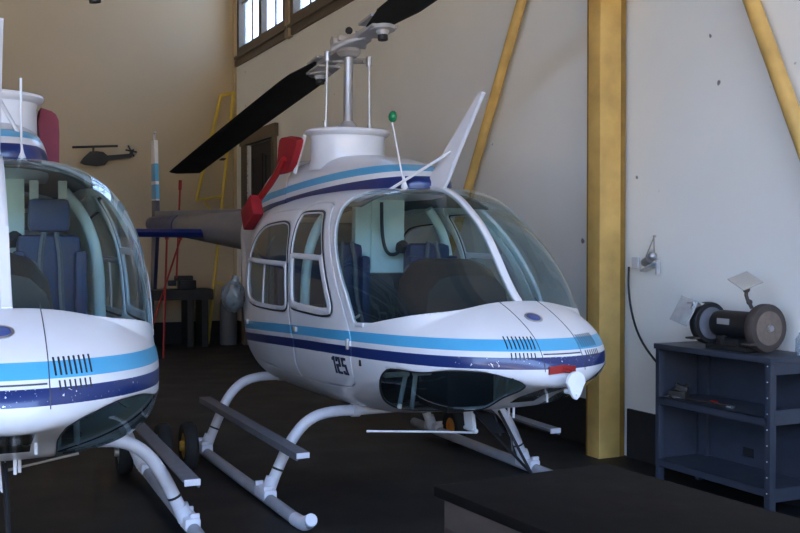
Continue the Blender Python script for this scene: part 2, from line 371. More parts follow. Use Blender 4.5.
class TM:
    def __init__(s, P, Tr): s.P = P; s.T = Tr     # P: n x 2 params, T: triangles
    def split(s, fn):
        """returns (positive, negative) meshes cut exactly at fn=0"""
        f = fn(s.P); f = np.where(np.abs(f) < 1e-7, 1e-7, f)
        sg = f > 0; tt = s.T; k = sg[tt].sum(1)
        mix = tt[(k == 1) | (k == 2)]; want = (k[(k == 1) | (k == 2)] == 1)
        # rotate so the odd vertex comes first
        odd = sg[mix] == want[:, None]; r0 = np.argmax(odd, 1); n = np.arange(len(mix))
        a, b, c = mix[n, r0], mix[n, (r0+1) % 3], mix[n, (r0+2) % 3]
        E = np.concatenate([np.stack([np.minimum(a, b), np.maximum(a, b)], 1), np.stack([np.minimum(a, c), np.maximum(a, c)], 1)])
        if len(E) == 0: return TM(s.P, tt[k == 3]), TM(s.P, tt[k == 0])
        ue, inv = np.unique(E, axis=0, return_inverse=True); inv = inv.ravel()
        pa, pb = s.P[ue[:, 0]], s.P[ue[:, 1]]; fa, fb = f[ue[:, 0]], f[ue[:, 1]]
        lo = np.zeros(len(ue)); hi = np.ones(len(ue)); flo, fhi = fa.copy(), fb.copy(); t = fa/(fa-fb)
        for _ in range(4):
            fq = fn(pa+(pb-pa)*t[:, None]); same = (fq > 0) == (fa > 0)
            lo = np.where(same, t, lo); flo = np.where(same, fq, flo); hi = np.where(same, hi, t); fhi = np.where(same, fhi, fq)
            den = flo-fhi; t = np.where(np.abs(den) > 1e-12, lo+(hi-lo)*np.clip(flo/np.where(np.abs(den) > 1e-12, den, 1), 0, 1), (lo+hi)/2)
        P = np.concatenate([s.P, pa+(pb-pa)*t[:, None]]); m = len(s.P)+inv; ab, ac = m[:len(mix)], m[len(mix):]
        one = np.stack([a, ab, ac], 1); two = np.concatenate([np.stack([ab, b, c], 1), np.stack([ab, c, ac], 1)]); w2 = np.concatenate([want, want])
        return TM(P, np.concatenate([tt[k == 3], one[want], two[~w2]])), TM(P, np.concatenate([tt[k == 0], one[~want], two[w2]]))
    def build(s, name, mats, parent, off=0., solid=0., flip=True):
        used = np.unique(s.T); idx = -np.ones(len(s.P), int); idx[used] = np.arange(len(used)); P = s.P[used]
        V, F = fields(P[:, 0], P[:, 1])
        if off:
            e = 1e-3; Va, _ = fields(np.clip(P[:, 0]+e, 0, 5), P[:, 1]); Vb, _ = fields(P[:, 0], P[:, 1]+e)
            n = np.cross(Va-V, Vb-V); n /= np.linalg.norm(n, axis=1)[:, None]+1e-12
            zc = tab('zc', P[:, 0]); out = np.stack([0*zc, V[:, 1], V[:, 2]-zc], -1); n *= np.sign((n*out).sum(1))[:, None]
            V = V+n*off
        bm = bmesh.new(); vs = [bm.verts.new((2-p[0], p[1], p[2])) for p in V]; bm.verts.ensure_lookup_table()
        for t in idx[s.T]:
            p0, p1, p2 = (vs[i].co for i in t); nn = (p1-p0).cross(p2-p0); c = (p0+p1+p2)/3
            zc = 1.0 if c.x > -1.2 else 1.5
            o = Vector((max(0, c.x-1.6)*1.0, c.y, c.z-zc)); tt = [vs[i] for i in t]
            if nn.dot(o) < 0: tt.reverse()
            try: f = bm.faces.new(tt); f.smooth = True
            except ValueError: pass
        bmesh.ops.remove_doubles(bm, verts=bm.verts, dist=2e-5)
        bmesh.ops.dissolve_degenerate(bm, dist=1e-5, edges=bm.edges)
        me = bpy.data.meshes.new(name); bm.to_mesh(me); bm.free()
        for m_ in (mats if isinstance(mats, (list, tuple)) else [mats]): me.materials.append(m_)
        o = bpy.data.objects.new(name, me); COL.objects.link(o); o.parent = parent
        if solid:
            md = o.modifiers.new('thickness', 'SOLIDIFY'); md.thickness = solid; md.offset = -1
            if isinstance(mats, (list, tuple)): md.material_offset = 1
        return o
def fld(k): return lambda P: fields(P[:, 0], P[:, 1])[1][k]
def cond(P, fn): return fn(fields(P[:, 0], P[:, 1])[1])

def hp(x, y, z): return Vector((2-x, y, z))
def arcpts(poly): return poly

def make_heli():
    root = thing('helicopter', 'x', 'helicopter', (0, 0, 0))
    xs = np.concatenate([[0, .0006, .003, .008], np.linspace(.015, .415, 36), np.linspace(.425, .6, 24), np.linspace(.612, 1.9, 90), np.linspace(1.92, 3.3, 56), np.linspace(3.35, 4.3, 22)])
    ths = np.linspace(-math.pi, math.pi, 181)
    A, B = np.meshgrid(xs, ths, indexing='ij'); P = np.stack([A.ravel(), B.ravel()], -1)
    ni, nj = len(xs), len(ths); I = np.arange(ni*nj).reshape(ni, nj)
    a, b, c, d = I[:-1, :-1].ravel(), I[1:, :-1].ravel(), I[1:, 1:].ravel(), I[:-1, 1:].ravel()
    Tm = TM(P, np.concatenate([np.stack([a, b, c], -1), np.stack([a, c, d], -1)]))
    ws, rest = Tm.split(fld('ws'))
    wspane, post = ws.split(fld('post'))
    lft, rgt = wspane.split(lambda Q: Q[:, 1]+1e-9)
    lft.build('windshield', windg, root); rgt.build('windshield', windg, root)
    post.build('windshield_post', plain, root, off=.006, solid=.025)
    # rim strip around the glazing along the door post
    rim, _ = rest.split(lambda Q: cond(Q, lambda F: np.minimum(F['ws']+.026, np.minimum(1.855-F['z'], F['x']-1.02))))
    for side in (1, -1):
        q, _ = rim.split(lambda Q: Q[:, 1]*side); q.build('windshield_frame', plain, root, off=.005, solid=.012)
    for (dk, wk, nm, poly, zr, fwid) in (('fd', 'fw', 'front_door', FWIN, 1.495, .042), ('rd', 'rw', 'rear_door', RWIN, 1.435, .026)):
        dr, rest = rest.split(fld(dk))
        for side in (1, -1):
            one, _ = dr.split(lambda Q, side=side: Q[:, 1]*side)
            inner, _ = one.split(lambda Q: fld(dk)(Q)-.0035)
            win, skin = inner.split(lambda Q: fld(wk)(Q)+.013)
            door = skin.build(nm, [paint, liner], root, off=.002, solid=.016)
            pane, seal = win.split(fld(wk))
            seal.build('window_seal', rubber, door, off=.006, solid=.01)
            pane.build('window_pane', sideg, door)
            hi, lo = pane.split(lambda Q: fld('z')(Q)-zr)
            def frame(Q):
                return cond(Q, lambda F: np.maximum(np.maximum(fwid-F[wk], F['z']-(zr-.024)), -1))
            fr, _ = lo.split(frame)
            fr.build('sliding_frame', plain, door, off=.012, solid=.015)
            bar, _ = hi.split(lambda Q: cond(Q, lambda F: np.maximum(.007-F[wk], -(F['z']-(zr+.010)))))
            bar.build('pane_trim', plain, door, off=.006, solid=.008)
            if nm == 'rear_door':
                v, _ = lo.split(lambda Q: cond(Q, lambda F: .012-np.abs(F['x']-2.60)))
                v.build('pane_divider', plain, door, off=.004, solid=.01)
            # handle
            hx, hz = (2.0-.06, 1.03) if nm == 'front_door' else (3.0, .98)
            hy = side_y(hx, hz)*(-1 if side < 0 else 1)
            G(hp).box((hx, hy*1.012, hz), (.05, .02, .03), None, .004).build('door_handle', metal, door)
            hx2, hz2 = (1.17, 1.02) if nm == 'front_door' else (2.1, 1.02)
            if nm == 'front_door': G(hp).box((hx2, side_y(hx2, hz2)*side*1.01, hz2), (.02, .02, .06), None, .004).build('door_hinge', metal, door)
    chin, rest = rest.split(fld('chin'))
    cg, cs = chin.split(lambda Q: fld('chin')(Q)-.006)
    for side in (1, -1):
        q, _ = cg.split(lambda Q: Q[:, 1]*side); q.build('chin_window', ching, root)
        q, _ = cs.split(lambda Q: Q[:, 1]*side); q.build('chin_window_seal', rubber, root, off=.003, solid=.006)
    lamp, rest = rest.split(fld('lamp')); lamp.build('landing_light_window', lightg, root)
    rest.build('fuselage', [paint, liner], root, solid=.014)

    # --- panel seams, vents, badge on the nose
    def strip(path, w, m, nm, lift=.0015):
        gg = G(hp); gg.tube(path, w, 6); return gg.build(nm, m, root)
    for sd in (1, -1):
        pth = [(x, sd*.118, top_z(x, .118)+.0003) for x in np.linspace(.47, .055, 14)]
        pth += [(front_x(.118, z)-.0003, sd*.118, z) for z in (1.06, 1.02, .99)]
        strip(pth, .0022, seamm, 'panel_seam')
        gg = G(hp)
        for (n_, y0, z1, z0) in ((8, .135, 1.150, 1.094), (7, .150, 1.078, 1.046)):
            for k in range(n_):
                y = y0+k*.0175; pts = []
                for z in np.linspace(z0, z1, 5):
                    yy = y+(z1-z)*.10; pts.append((front_x(yy, z)+.0022, sd*yy, z))
                gg.tube(pts, .0042, 6)
        gg.build('air_vent', blackp, root)
    bx, by = .262, -.03
    gg = G(hp); zb = top_z(bx, by); nrm = Vector((-.42, 0, 1)).normalized()
    gg.lathe([(0, .004), (.032, .004), (.037, .002), (.037, -.004)], (bx, by, zb+.001), tuple(nrm), 28); gg.build('nose_badge', badgeb, root)
    G(hp).lathe([(.038, -.004), (.038, .004), (.049, .003), (.049, -.004)], (bx, by, zb), tuple(nrm), 28).build('badge_ring', metal, root)
    def multi(nm, pts, r, m, parent):
        first = None
        for p in pts:
            P_ = Vector(p)
            if first is None:
                first = G().ico((0, 0, 0), r, 1).build(nm, m, parent); first.location = hp(*P_)
            else:
                c = first.copy(); COL.objects.link(c); c.parent = parent; c.location = hp(*P_)
    multi('hinge_rivet', [(front_x(y, 1.058)-.001, y, 1.058) for y in (-.08, -.05, -.02, .01, .04, .07)], .0035, metal, root)
    gg = G(hp)
    gg.tube([(front_x(y, 1.072)-.001, y, 1.072) for y in np.linspace(-.11, .11, 13)], .0035, 6); gg.build('hinge_line', seamm, root)
    # latches and rivets on the lower side
    multi('belly_fastener', [(x, sd*side_y(x, z), z) for sd in (1, -1) for x, z in ((1.50, .60), (1.62, .585), (1.75, .60), (1.9, .59), (2.2, .60), (2.45, .61), (2.52, .60), (2.75, .61), (2.95, .63))], .007, metal, root)
    gg = G(hp); gg.box((1.04, -side_y(1.04, .93)-.001, .93), (.022, .01, .035), None, .004); gg.build('static_port', blackp, root)

    # --- boom, fin, elevator, tail rotor
    gg = G(hp); rings = []
    for x, zc, r in ((4.0, 1.60, .28), (4.3, 1.605, .235), (5.0, 1.62, .185), (6.5, 1.635, .145), (8.2, 1.655, .105), (8.75, 1.66, .085)):
        rings.append([(x, r*.92*math.cos(a), zc+r*math.sin(a)) for a in [2*math.pi*k/24 for k in range(24)]])
    gg.loft(rings).build('tail_boom', boomp, root)
    G(hp).tube([(7.35, 0, 1.645), (8.2, 0, 1.655), (8.8, 0, 1.66)], [.128, .109, .088], 24).build('tail_boom_end', navy, root)
    gg = G(hp)      # drive-shaft cover along the top
    gg.b2(4.2, 8.5, -.045, .045, 1.70, 1.82, .015); gg.build('tail_shaft_cover', boomp, root)
    gg = G(hp)
    fin = [(8.50, 1.75), (8.62, 2.70), (8.80, 2.70), (8.74, 1.66), (8.80, .84), (8.66, .84), (8.52, 1.5)]
    gg.prism(fin, lambda a, b: (a, -.022, b), lambda a, b: (a, .022, b)); gg.build('tail_fin', tailpaint, root)
    G(hp).tube([(8.72, 0, 2.70), (8.72, 0, 2.78), (8.66, 0, 2.80)], .015, 8).build('fin_light', metal, root)
    gg = G(hp)
    for sd in (1, -1):
        rings = []
        for y, c in ((.10, .36), (.99, .34)):
            rings.append([(6.0+t*c, sd*y, 1.585+h) for t, h in ((0, 0), (.12, -.045), (.4, -.05), (1, -.008), (1, .008), (.4, .035), (.12, .035))])
        gg.loft(rings)
    gg.build('horizontal_stabilizer', navy, root)
    tr = G(hp).tube([(8.82, .05, 1.68), (8.82, .26, 1.68)], .03, 10).build('tail_rotor_hub', hubm, root)
    for sd in (1, -1):
        gg = G(hp); a = R(82)
        d = Vector((math.sin(a), 0, math.cos(a)))*sd; e = Vector((math.cos(a), 0, -math.sin(a)))
        c0 = Vector((8.82, .25, 1.68))
        gg.loft([[tuple(c0+d*q+e*w*.06+Vector((0, h, 0))) for w, h in ((-1, 0), (-.3, .008), (1, 0), (-.3, -.008))] for q in (.08, .82)], sm=False)
        gg.build('tail_rotor_blade', boomp, root)

    # --- roof cowling and rotor
    gg = G(hp); rings = []
    for x, w, zt in ((1.405, .06, 1.955), (1.44, .14, 2.00), (1.52, .20, 2.045), (1.68, .24, 2.085), (1.9, .265, 2.125), (2.2, .285, 2.16), (2.6, .295, 2.175), (3.0, .30, 2.165), (3.16, .30, 2.15)):
        zb = float(np.interp(x, [1.4, 1.52, 1.68, 1.9, 2.6], [1.918, 1.902, 1.885, 1.87, 1.86])); rings.append([(x, w*(abs(math.cos(a))**.62)*math.copysign(1, math.cos(a)), zb+(zt-zb)*(abs(math.sin(a))**.75)) for a in [math.pi*k/22 for k in range(23)]]+[(x, -w, zb-.008), (x, w, zb-.008)])
    gg.loft(rings).build('transmission_cowling', cowlpaint, root)
    gg = G(hp); rings = []
    for x, w, zt, zb in ((3.20, .29, 2.17, 1.84), (3.5, .30, 2.18, 1.80), (3.72, .29, 2.12, 1.76), (3.95, .27, 2.01, 1.72), (4.2, .23, 1.87, 1.66), (4.45, .17, 1.80, 1.64)):
        rings.append([(x, w*(abs(math.cos(a))**.6)*math.copysign(1, math.cos(a)), zb+(zt-zb)*(abs(math.sin(a))**.6)) for a in [math.pi*k/18 for k in range(19)]]+[(x, -w, zb-.03), (x, w, zb-.03)])
    ec = gg.loft(rings).build('engine_cowling', cowlpaint, root)
    # cylindrical mast fairing
    gg = G(hp); gg.lathe([(.285, 2.07), (.268, 2.13), (.264, 2.29), (.270, 2.315), (.298, 2.330), (.306, 2.345), (.300, 2.360), (.270, 2.366), (.250, 2.34), (.246, 2.15)], (2.70, 0, 0), (0, 0, 1), 48, (1, 0, 0)); gg.build('mast_fairing', plain, root)
    G(hp).lathe([(0, 2.16), (.245, 2.16), (.245, 2.20), (0, 2.205)], (2.70, 0, 0), (0, 0, 1), 32).build('swashplate', hubm, root)
    gg = G(hp); gg.lathe([(0, 2.2), (.036, 2.2), (.040, 2.42), (.035, 2.43), (.034, 2.90), (0, 2.90)], (2.70, 0, 0), (0, 0, 1), 20); mast = gg.build('rotor_mast', metal, root)
    G(hp).lathe([(0, 2.36), (.07, 2.36), (.075, 2.39), (.05, 2.42), (.036, 2.43)], (2.70, 0, 0), (0, 0, 1), 20).build('mast_collar', hubm, mast)
    # hub, grips and blades: built in the rotor frame (+x = raised forward blade), tilted on the teetering hub
    HUB = hp(2.70, 0, 2.96)
    def rpart(gg, nm, m, tilt=True):
        o = gg.build(nm, m, root); o.location = HUB; o.rotation_euler = (0, -R(7.6) if tilt else 0, 0); o['az'] = 1.0; return o
    gg = G()
    gg.lathe([(0, -.075), (.055, -.075), (.085, -.045), (.085, .03), (.05, .05), (.05, .08), (0, .085)], (0, 0, 0), (0, 0, 1), 24)
    gg.box((0, 0, 0), (.50, .15, .05), None, .015); gg.box((0, 0, .045), (.12, .20, .04), None, .012)
    for sy in (1, -1): gg.tube([(0, sy*.06, .03), (0, sy*.13, .03)], .035, 12)
    gg.box((.10, .05, .05), (.10, .03, .07), (0, .4, .3), .006); gg.box((-.12, -.04, .045), (.12, .04, .05), (0, .2, .2), .006)
    hub = rpart(gg, 'rotor_hub', hubm)
    gg = G(); gg.tube([(.02, 0, .04), (.02, 0, .10)], .012, 8); gg.ico((.02, .0, .115), .028, 2); hk = gg.build('lifting_eye', blackp, hub)
    for sd in (1, -1):
        gg = G()
        gg.box((sd*.34, 0, .0), (.32, .12, .045), None, .015); gg.box((sd*.50, 0, -.035), (.26, .19, .02), None, .008); gg.box((sd*.50, 0, .035), (.22, .19, .02), None, .008)
        gg.lathe([(0, -.095), (.03, -.095), (.045, -.06), (.085, -.055), (.085, -.03), (0, -.03)], (sd*.58, 0, 0), (0, 0, 1), 20)
        gg.tube([(sd*.30, 0, -.01), (sd*.22, -.10*sd, -.03), (sd*.10, -.17*sd, -.06)], .022, 8)
        grip = rpart(gg, 'blade_grip', hubm)
        G().tube([(sd*.58, 0, -.12), (sd*.58, 0, .09)], .034, 12).build('grip_bolt', blackp, grip)
        gg = G(); rings = []
        for k in range(25):
            t = k/24; r = .50+t*(4.98-.50); dz = -.05*(r/5.08)**2
            w = .165 if r > .9 else .085+.08*(r-.5)/.40
            tk = .022 if r > .9 else .035; ring = []
            for c, h in ((1, 0), (.85, .55), (.5, 1), (0, .75), (-1, .05), (-1, -.05), (0, -.6), (.5, -.85), (.85, -.5)):
                rr = r+(-.10*(1-c)/2 if k == 24 else 0)
                ring.append((sd*rr, sd*c*w, dz+h*tk+c*.012))
            rings.append(ring)
        gg.loft(rings, sm=True)
        bl = rpart(gg, 'main_rotor_blade', bladem)
        gg = G(); r = 3.95
        gg.box((sd*r, -sd*.18, -.07), (.10, .05, .008), None, .002).build('trim_tab', bladem, bl)
        gg = G(lambda x, y, z: Vector((x, y, z-2.96)))
        gg.tube([(-.03*sd, sd*.185, 2.20), (-.03*sd, sd*.175, 2.86)], .009, 10); gg.tube([(-.03*sd, sd*.175, 2.84), (-.03*sd, sd*.175, 2.91)], .022, 10)
        gg.tube([(-.03*sd, sd*.185, 2.36), (-.03*sd, sd*.184, 2.42)], .016, 10)
        rpart(gg, 'pitch_link', metal, False)
    # strut from the fairing flange down to the cowl
    gg = G(hp); gg.tube([(2.78, -.30, 2.32), (2.93, -.315, 2.06)], .014, 8); gg.build('fairing_strut', plain, root)

    # --- wire cutters and antennas
    gg = G(hp); cut = [(.83, 2.43), (.85, 2.44), (1.10, 2.25), (1.26, 2.125), (1.42, 1.985), (1.50, 1.93), (1.26, 1.91), (1.20, 1.99), (1.10, 2.11)]
    gg.prism(cut, lambda a, b: (a, -.012, b), lambda a, b: (a, .012, b))
    gg.tube([(.835, 0, 2.43), (1.10, 0, 2.11), (1.22, 0, 1.955), (1.27, 0, 1.91)], .011, 8)
    cu = gg.build('upper_wire_cutter', plain, root)
    G(hp).tube([(1.17, -.01, 2.125), (1.50, -.245, 1.905)], .009, 8).build('cutter_brace', plain, cu)
    gg = G(hp)
    for p in ((.88, .64), (.62, .69)): gg.tube([(p[0], 0, p[1]), (.30, 0, .42)], .008, 8)
    gg.tube([(.60, 0, .56), (.66, 0, .66)], .006, 6); gg.tube([(.48, 0, .50), (.50, 0, .585)], .006, 6)
    gg.prism([(.86, .645), (.70, .66), (.55, .585), (.66, .56)], lambda a, b: (a, -.006, b), lambda a, b: (a, .006, b))
    gg.build('lower_wire_cutter', blackp, root)
    # --- belly antenna fin, drains
    gg = G(hp); gg.prism([(.90, .67), (.99, .67), (.96, .535), (.87, .535)], lambda a, b: (a, -.012, b), lambda a, b: (a, .012, b)); gg.tube([(.85, 0, .535), (.98, 0, .535)], .012, 8)
    fn = gg.build('belly_antenna_fin', plain, root)
    for x, y, l in ((.60, .05, .05), (.52, .03, .055), (.30, .09, .04)): G(hp).tube([(x, y, bot_z(x, y)+.01), (x, y, bot_z(x, y)-l)], .007, 8).build('drain_stub', plain, root)

    # --- landing gear
    prof = [(0, .53), (.30, .53), (.55, .535), (.68, .49), (.78, .38), (.86, .22), (.93, .06)]
    for x, dz, nm in ((1.73, 0, 'forward_crosstube'), (3.07, .03, 'aft_crosstube')):
        pts = [(x, -y, z+dz*(z > .3)) for y, z in prof[::-1]]+[(x, y, z+dz*(z > .3)) for y, z in prof[1:]]
        ct = G(hp).tube(pts, .034, 16, 2).build(nm, skidm, root)
        for sd in (1, -1):
            G(hp).tube([(x, sd*.33, .53+dz), (x, sd*.38, .533+dz)], .043, 16).build('support_clamp', skidm, ct)
            G(hp).tube([(x, sd*.862, .215), (x, sd*.867, .203)], .0365, 16).build('clamp_band', blackp, ct)
    for sd in (1, -1):
        pts = [(3.42, sd*.945, .05), (1.25, sd*.945, .05), (1.10, sd*.945, .055), (1.03, sd*.945, .075), (.98, sd*.945, .105)]
        sk = G(hp).tube(pts, .035, 16, 1).build('skid_tube', skidg, root)
        G(hp).tube([(1.22, sd*.945, .05), (1.10, sd*.945, .056), (1.03, sd*.945, .08), (.975, sd*.945, .112)], [.038, .039, .041, .034], 16, 1).build('skid_toe_cap', skidm, sk)
        for x in (1.73, 3.07):
            gg = G(hp)
            gg.box((x, sd*.942, .075), (.20, .085, .07), None, .02); gg.tube([(x, sd*.925, .08), (x, sd*.895, .16)], .042, 14)
            gg.box((x+.075, sd*.955, .095), (.02, .05, .07), None, .004); gg.box((x-.075, sd*.955, .095), (.02, .05, .07), None, .004)
            gg.build('skid_saddle', skidm, sk)
        multi('wear_bolt', [(x, sd*.978, .05) for x in np.linspace(1.4, 2.8, 6)], .007, metal, sk)
        gg = G(hp); gg.box((2.32, sd*.865, .388), (2.02, .085, .012), None, .004); gg.box((2.32, sd*.90, .368), (2.02, .012, .035), None, .003)
        st = gg.build('cabin_step', stepm, root)
        gg = G(hp); gg.box((1.305, sd*.868, .380), (.010, .078, .032), None, .003)
        gg.build('step_bracket', skidm, st)

    # --- cabin interior
    cab = lambda gg, nm, m: gg.build(nm, m, root)
    gg = G(hp); gg.b2(1.35, 3.0, -.36, .36, .63, .65); cab(gg, 'cabin_floor', mat('cabin_floor', (.04, .045, .05), .8))
    strapm = mat('pale_strap', (.42, .46, .44), .7); pedm = mat('pedal_grey', (.5, .55, .55), .5)
    for sd in (1, -1):
        y0 = .27 if sd > 0 else -.345; hw_ = .15 if sd > 0 else .12
        gg = G(hp); gg.box((1.98, y0, 1.26), (.12, hw_*2.1, .62), (0, 0, 0), .045); gg.box((1.90, y0+hw_, 1.24), (.08, .06, .5), None, .025); gg.box((1.90, y0-hw_, 1.24), (.08, .06, .5), None, .025)
        stt = gg.build('seat', seatblue, root)
        G(hp).box((1.70, y0, .98), (.50, .38, .13), None, .04).build('seat_cushion', seatblue, stt)
        gg = G(hp); gg.box((1.97, y0, 1.67), (.10, .20, .17), None, .03); gg.build('headrest', seatblue, stt)
        G(hp).b2(1.45, 2.0, y0-.13, y0+.13, .70, .92).build('seat_box', blackp, stt)
        for q in (-.07, .07): G(hp).box((1.985, y0+q, 1.80), (.02, .045, .10), None, .004).build('headrest_strap', strapm, stt)
        for q in (-.05, .05): G(hp).tube([(1.905, y0+q*.6, 1.58), (1.885, y0+q, 1.45), (1.875, y0+q, 1.25), (1.80, y0+q*1.3, 1.07)], .014, 6, 1).build('harness_strap', greyw, stt)
        gg = G(hp); gg.tube([(1.82, y0-.06, 1.12), (1.80, y0, 1.09), (1.82, y0+.06, 1.12)], .009, 8, 1); gg.build('harness_buckle', metal, stt)
        # cyclic stick and pedals
        gg = G(hp); gg.tube([(1.45, y0, .64), (1.36, y0, .85), (1.42, y0, 1.0), (1.38, y0, 1.12)], .012, 8, 1); gg.tube([(1.39, y0, 1.07), (1.36, y0, 1.17)], .022, 10); gg.build('cyclic_stick', blackp, root)
        for q in (-.09, .09):
            gg = G(hp); gg.tube([(1.0, y0+q-.075, .86), (1.0, y0+q+.075, .86)], .015, 8); gg.tube([(1.0, y0+q*.35, .86), (1.06, y0+q*.45, .66)], .014, 8); gg.build('rudder_pedal', pedm, root)
    gg = G(hp); gg.b2(2.10, 2.16, -.20, .16, 1.37, 1.86); gg.b2(2.085, 2.10, -.09, -.08, 1.39, 1.85); gg.build('control_tunnel', liner, root); G(hp).b2(2.0, 2.16, -.19, .15, .95, 1.37, .01).build('center_console', blackp, root)
    gg = G(hp); gg.b2(2.12, 2.18, -.50, .50, .70, 1.16); gg.build('seat_bulkhead', blackp, root)
    for sd in (1, -1): G(hp).tube([(2.13, sd*.545, 1.10), (2.13, sd*.535, 1.45), (2.13, sd*.47, 1.66), (2.13, sd*.36, 1.80)], .032, 10, 2).build('bulkhead_post', liner, root)
    ys_ = [-.44+.08*k for k in range(12)]
    gg = G(hp); gg.loft([[(x, y, top_z(x, y)-.028) for y in ys_]+[(x, y, top_z(x, y)-.040) for y in ys_[::-1]] for x in (1.475, 1.55, 1.65, 1.8, 2.1, 2.5, 3.0)], sm=False); gg.build('headliner', mat('headliner_grey', (.07, .09, .09), .8), root)
    gg = G(hp); gg.b2(3.04, 3.08, -.46, .46, .72, 1.70); gg.build('rear_bulkhead', mat('bulkhead_grey', (.12, .14, .15), .8), root)
    gg = G(hp)
    gg.b2(2.70, 3.02, -.45, .45, .74, .98, .03); gg.b2(2.92, 3.02, -.45, .45, .98, 1.46, .03); gg.build('rear_bench_seat', seatblue, root)
    gg = G(hp)
    hood = [(-.36, 1.20), (-.345, 1.38), (-.27, 1.475), (-.18, 1.50), (.03, 1.50), (.12, 1.47), (.19, 1.38), (.22, 1.20)]
    gg.loft([[(x, (y+.07)*k-.07, 1.2+(z-1.2)*h) for y, z in hood] for x, k, h in ((.84, .92, .72), (.92, .98, .9), (1.0, 1, 1), (1.16, 1, 1.0))], sm=False)
    pn = gg.build('instrument_hood', blackp, root)
    gg = G(hp); gg.b2(.80, 1.14, -.22, .08, .66, 1.22, .01); gg.build('instrument_pedestal', blackp, root)
    for i in range(4):
        for j in range(2): G(hp).tube([(1.155, -.27+i*.13, 1.30+j*.12), (1.17, -.27+i*.13, 1.30+j*.12)], .045, 16).build('instrument_dial', greyw, pn)
    gg = G(hp); gg.tube([(2.06, -.03, 1.84), (2.05, -.03, 1.62), (2.04, .0, 1.50), (2.03, .06, 1.49), (2.02, .10, 1.53)], .012, 8, 2); gg.ico((2.02, .10, 1.545), .045, 2, .3); gg.build('headset_hose', rubber, root)
    gg = G(hp); gg.ico((2.55, .20, 1.50), .12, 3, 0, (1, 1, .8)); gg.build('stowed_helmet', mat('helmet_white', (.55, .58, .6), .4), root)
    return root

def place(root, X, Y, yaw, pit, lift=0):
    root.location = (X, Y, lift); root.rotation_mode = 'XYZ'; root.rotation_euler = (0, -R(pit), R(yaw)-math.pi/2)
h1 = make_heli()
def children(o): return [c for c in bpy.data.objects if c.parent == o]
def copy_tree(o, parent=None):
    c = o.copy(); COL.objects.link(c)
    if parent: c.parent = parent
    for ch in children(o): copy_tree(ch, c)
    return c
h2 = copy_tree(h1)
place(h1, -.0908, 6.7199, 26.684, -1.573, .0)
place(h2, -2.078, 5.146, 23.72, -.85, .035)
h1['label'] = 'white helicopter with blue stripes and number 125 on its door, parked beside the wall'
h2['label'] = 'white and blue striped helicopter at the left edge of the photo, nose towards the viewer'
for k, h in ((1, h1), (2, h2)):
    h['group'] = 'striped helicopters in the hangar'
    for c in children(h):
        if 'az' in c:
            c.rotation_euler = (0, c.rotation_euler.y, R(-1.0) if k == 1 else R(80))
for c in children(h1):
    if c.name.split('.')[0] == 'seat':
        for e in children(c):
            if e.name.split('.')[0] in ('headrest', 'headrest_strap'): bpy.data.objects.remove(e)
# things on each helicopter that differ ---------------------------------------
# number 125 (starboard front door of the nearer-to-wall machine)
def digits():
    gg = G(hp); hgt, w, st, gap = .100, .050, .0150, .068
    x0, zb = 1.40, .828
    D = {'1': [(.5, .5, 0, 1), ], '2': None, '5': None}
    def bar(dx, a0, b0, a1, b1):
        # rectangle in digit space (a: to the right, b: up) 0..1
        n = 4; pts = []
        for i in range(n+1):
            for j in (0, 1):
                a = a0+(a1-a0)*i/n; b = b0+(b1-b0)*j
                x = x0-(dx+a*w); z = zb+b*hgt-(dx+a*w)*(-.04)
                pts.append((x, z))
        vs = []
        for off in (.009, .0):
            vs.append([gg.v((x, -(side_y(x, z)+off), z)) for x, z in pts])
        for i in range(n):
            q = [2*i, 2*i+1, 2*i+3, 2*i+2]; gg.face([vs[0][k] for k in q])
        top = [vs[0][2*i] for i in range(n+1)]; topb = [vs[1][2*i] for i in range(n+1)]
        for A, Bb in ((0, 0), (1, 1)):
            for i in range(n): gg.face([vs[0][2*i+A], vs[0][2*i+2+A], vs[1][2*i+2+A], vs[1][2*i+A]])
        for i in (0, n): gg.face([vs[0][2*i], vs[0][2*i+1], vs[1][2*i+1], vs[1][2*i]])
    sw = st/w; sh = st/hgt
    def seg(dx, *r):
        for q in r: bar(dx, *q)
    seg(0, (.42, 0, .42+sw, 1), (.15, 1-sh*1.6, .42, 1-sh*.5))
    seg(gap*.86, (0, 1-sh, 1, 1), (1-sw, .5, 1, 1), (0, .5-sh/2, 1, .5+sh/2), (0, 0, sw, .5), (0, 0, 1, sh), (0, .72, sw, 1))
    seg(gap*1.95, (0, 1-sh, 1, 1), (0, .5, sw, 1), (0, .54-sh/2, 1, .54+sh/2), (1-sw, 0, 1, .54), (0, 0, 1, sh), (0, 0, sw, .22))
    return gg
digits().build('door_number', mat('number_paint', (.006, .009, .035), .5), h1)
# whip rods under the bellies
G(hp).tube([(.88, .02, .52), (.90, -.30, .548), (.90, -.66, .58)], .006, 8).build('whip_rod', plain, h1)
G(hp).tube([(.90, .0, .60), (.90, .30, .65)], .006, 8).build('whip_rod', metal, h2)
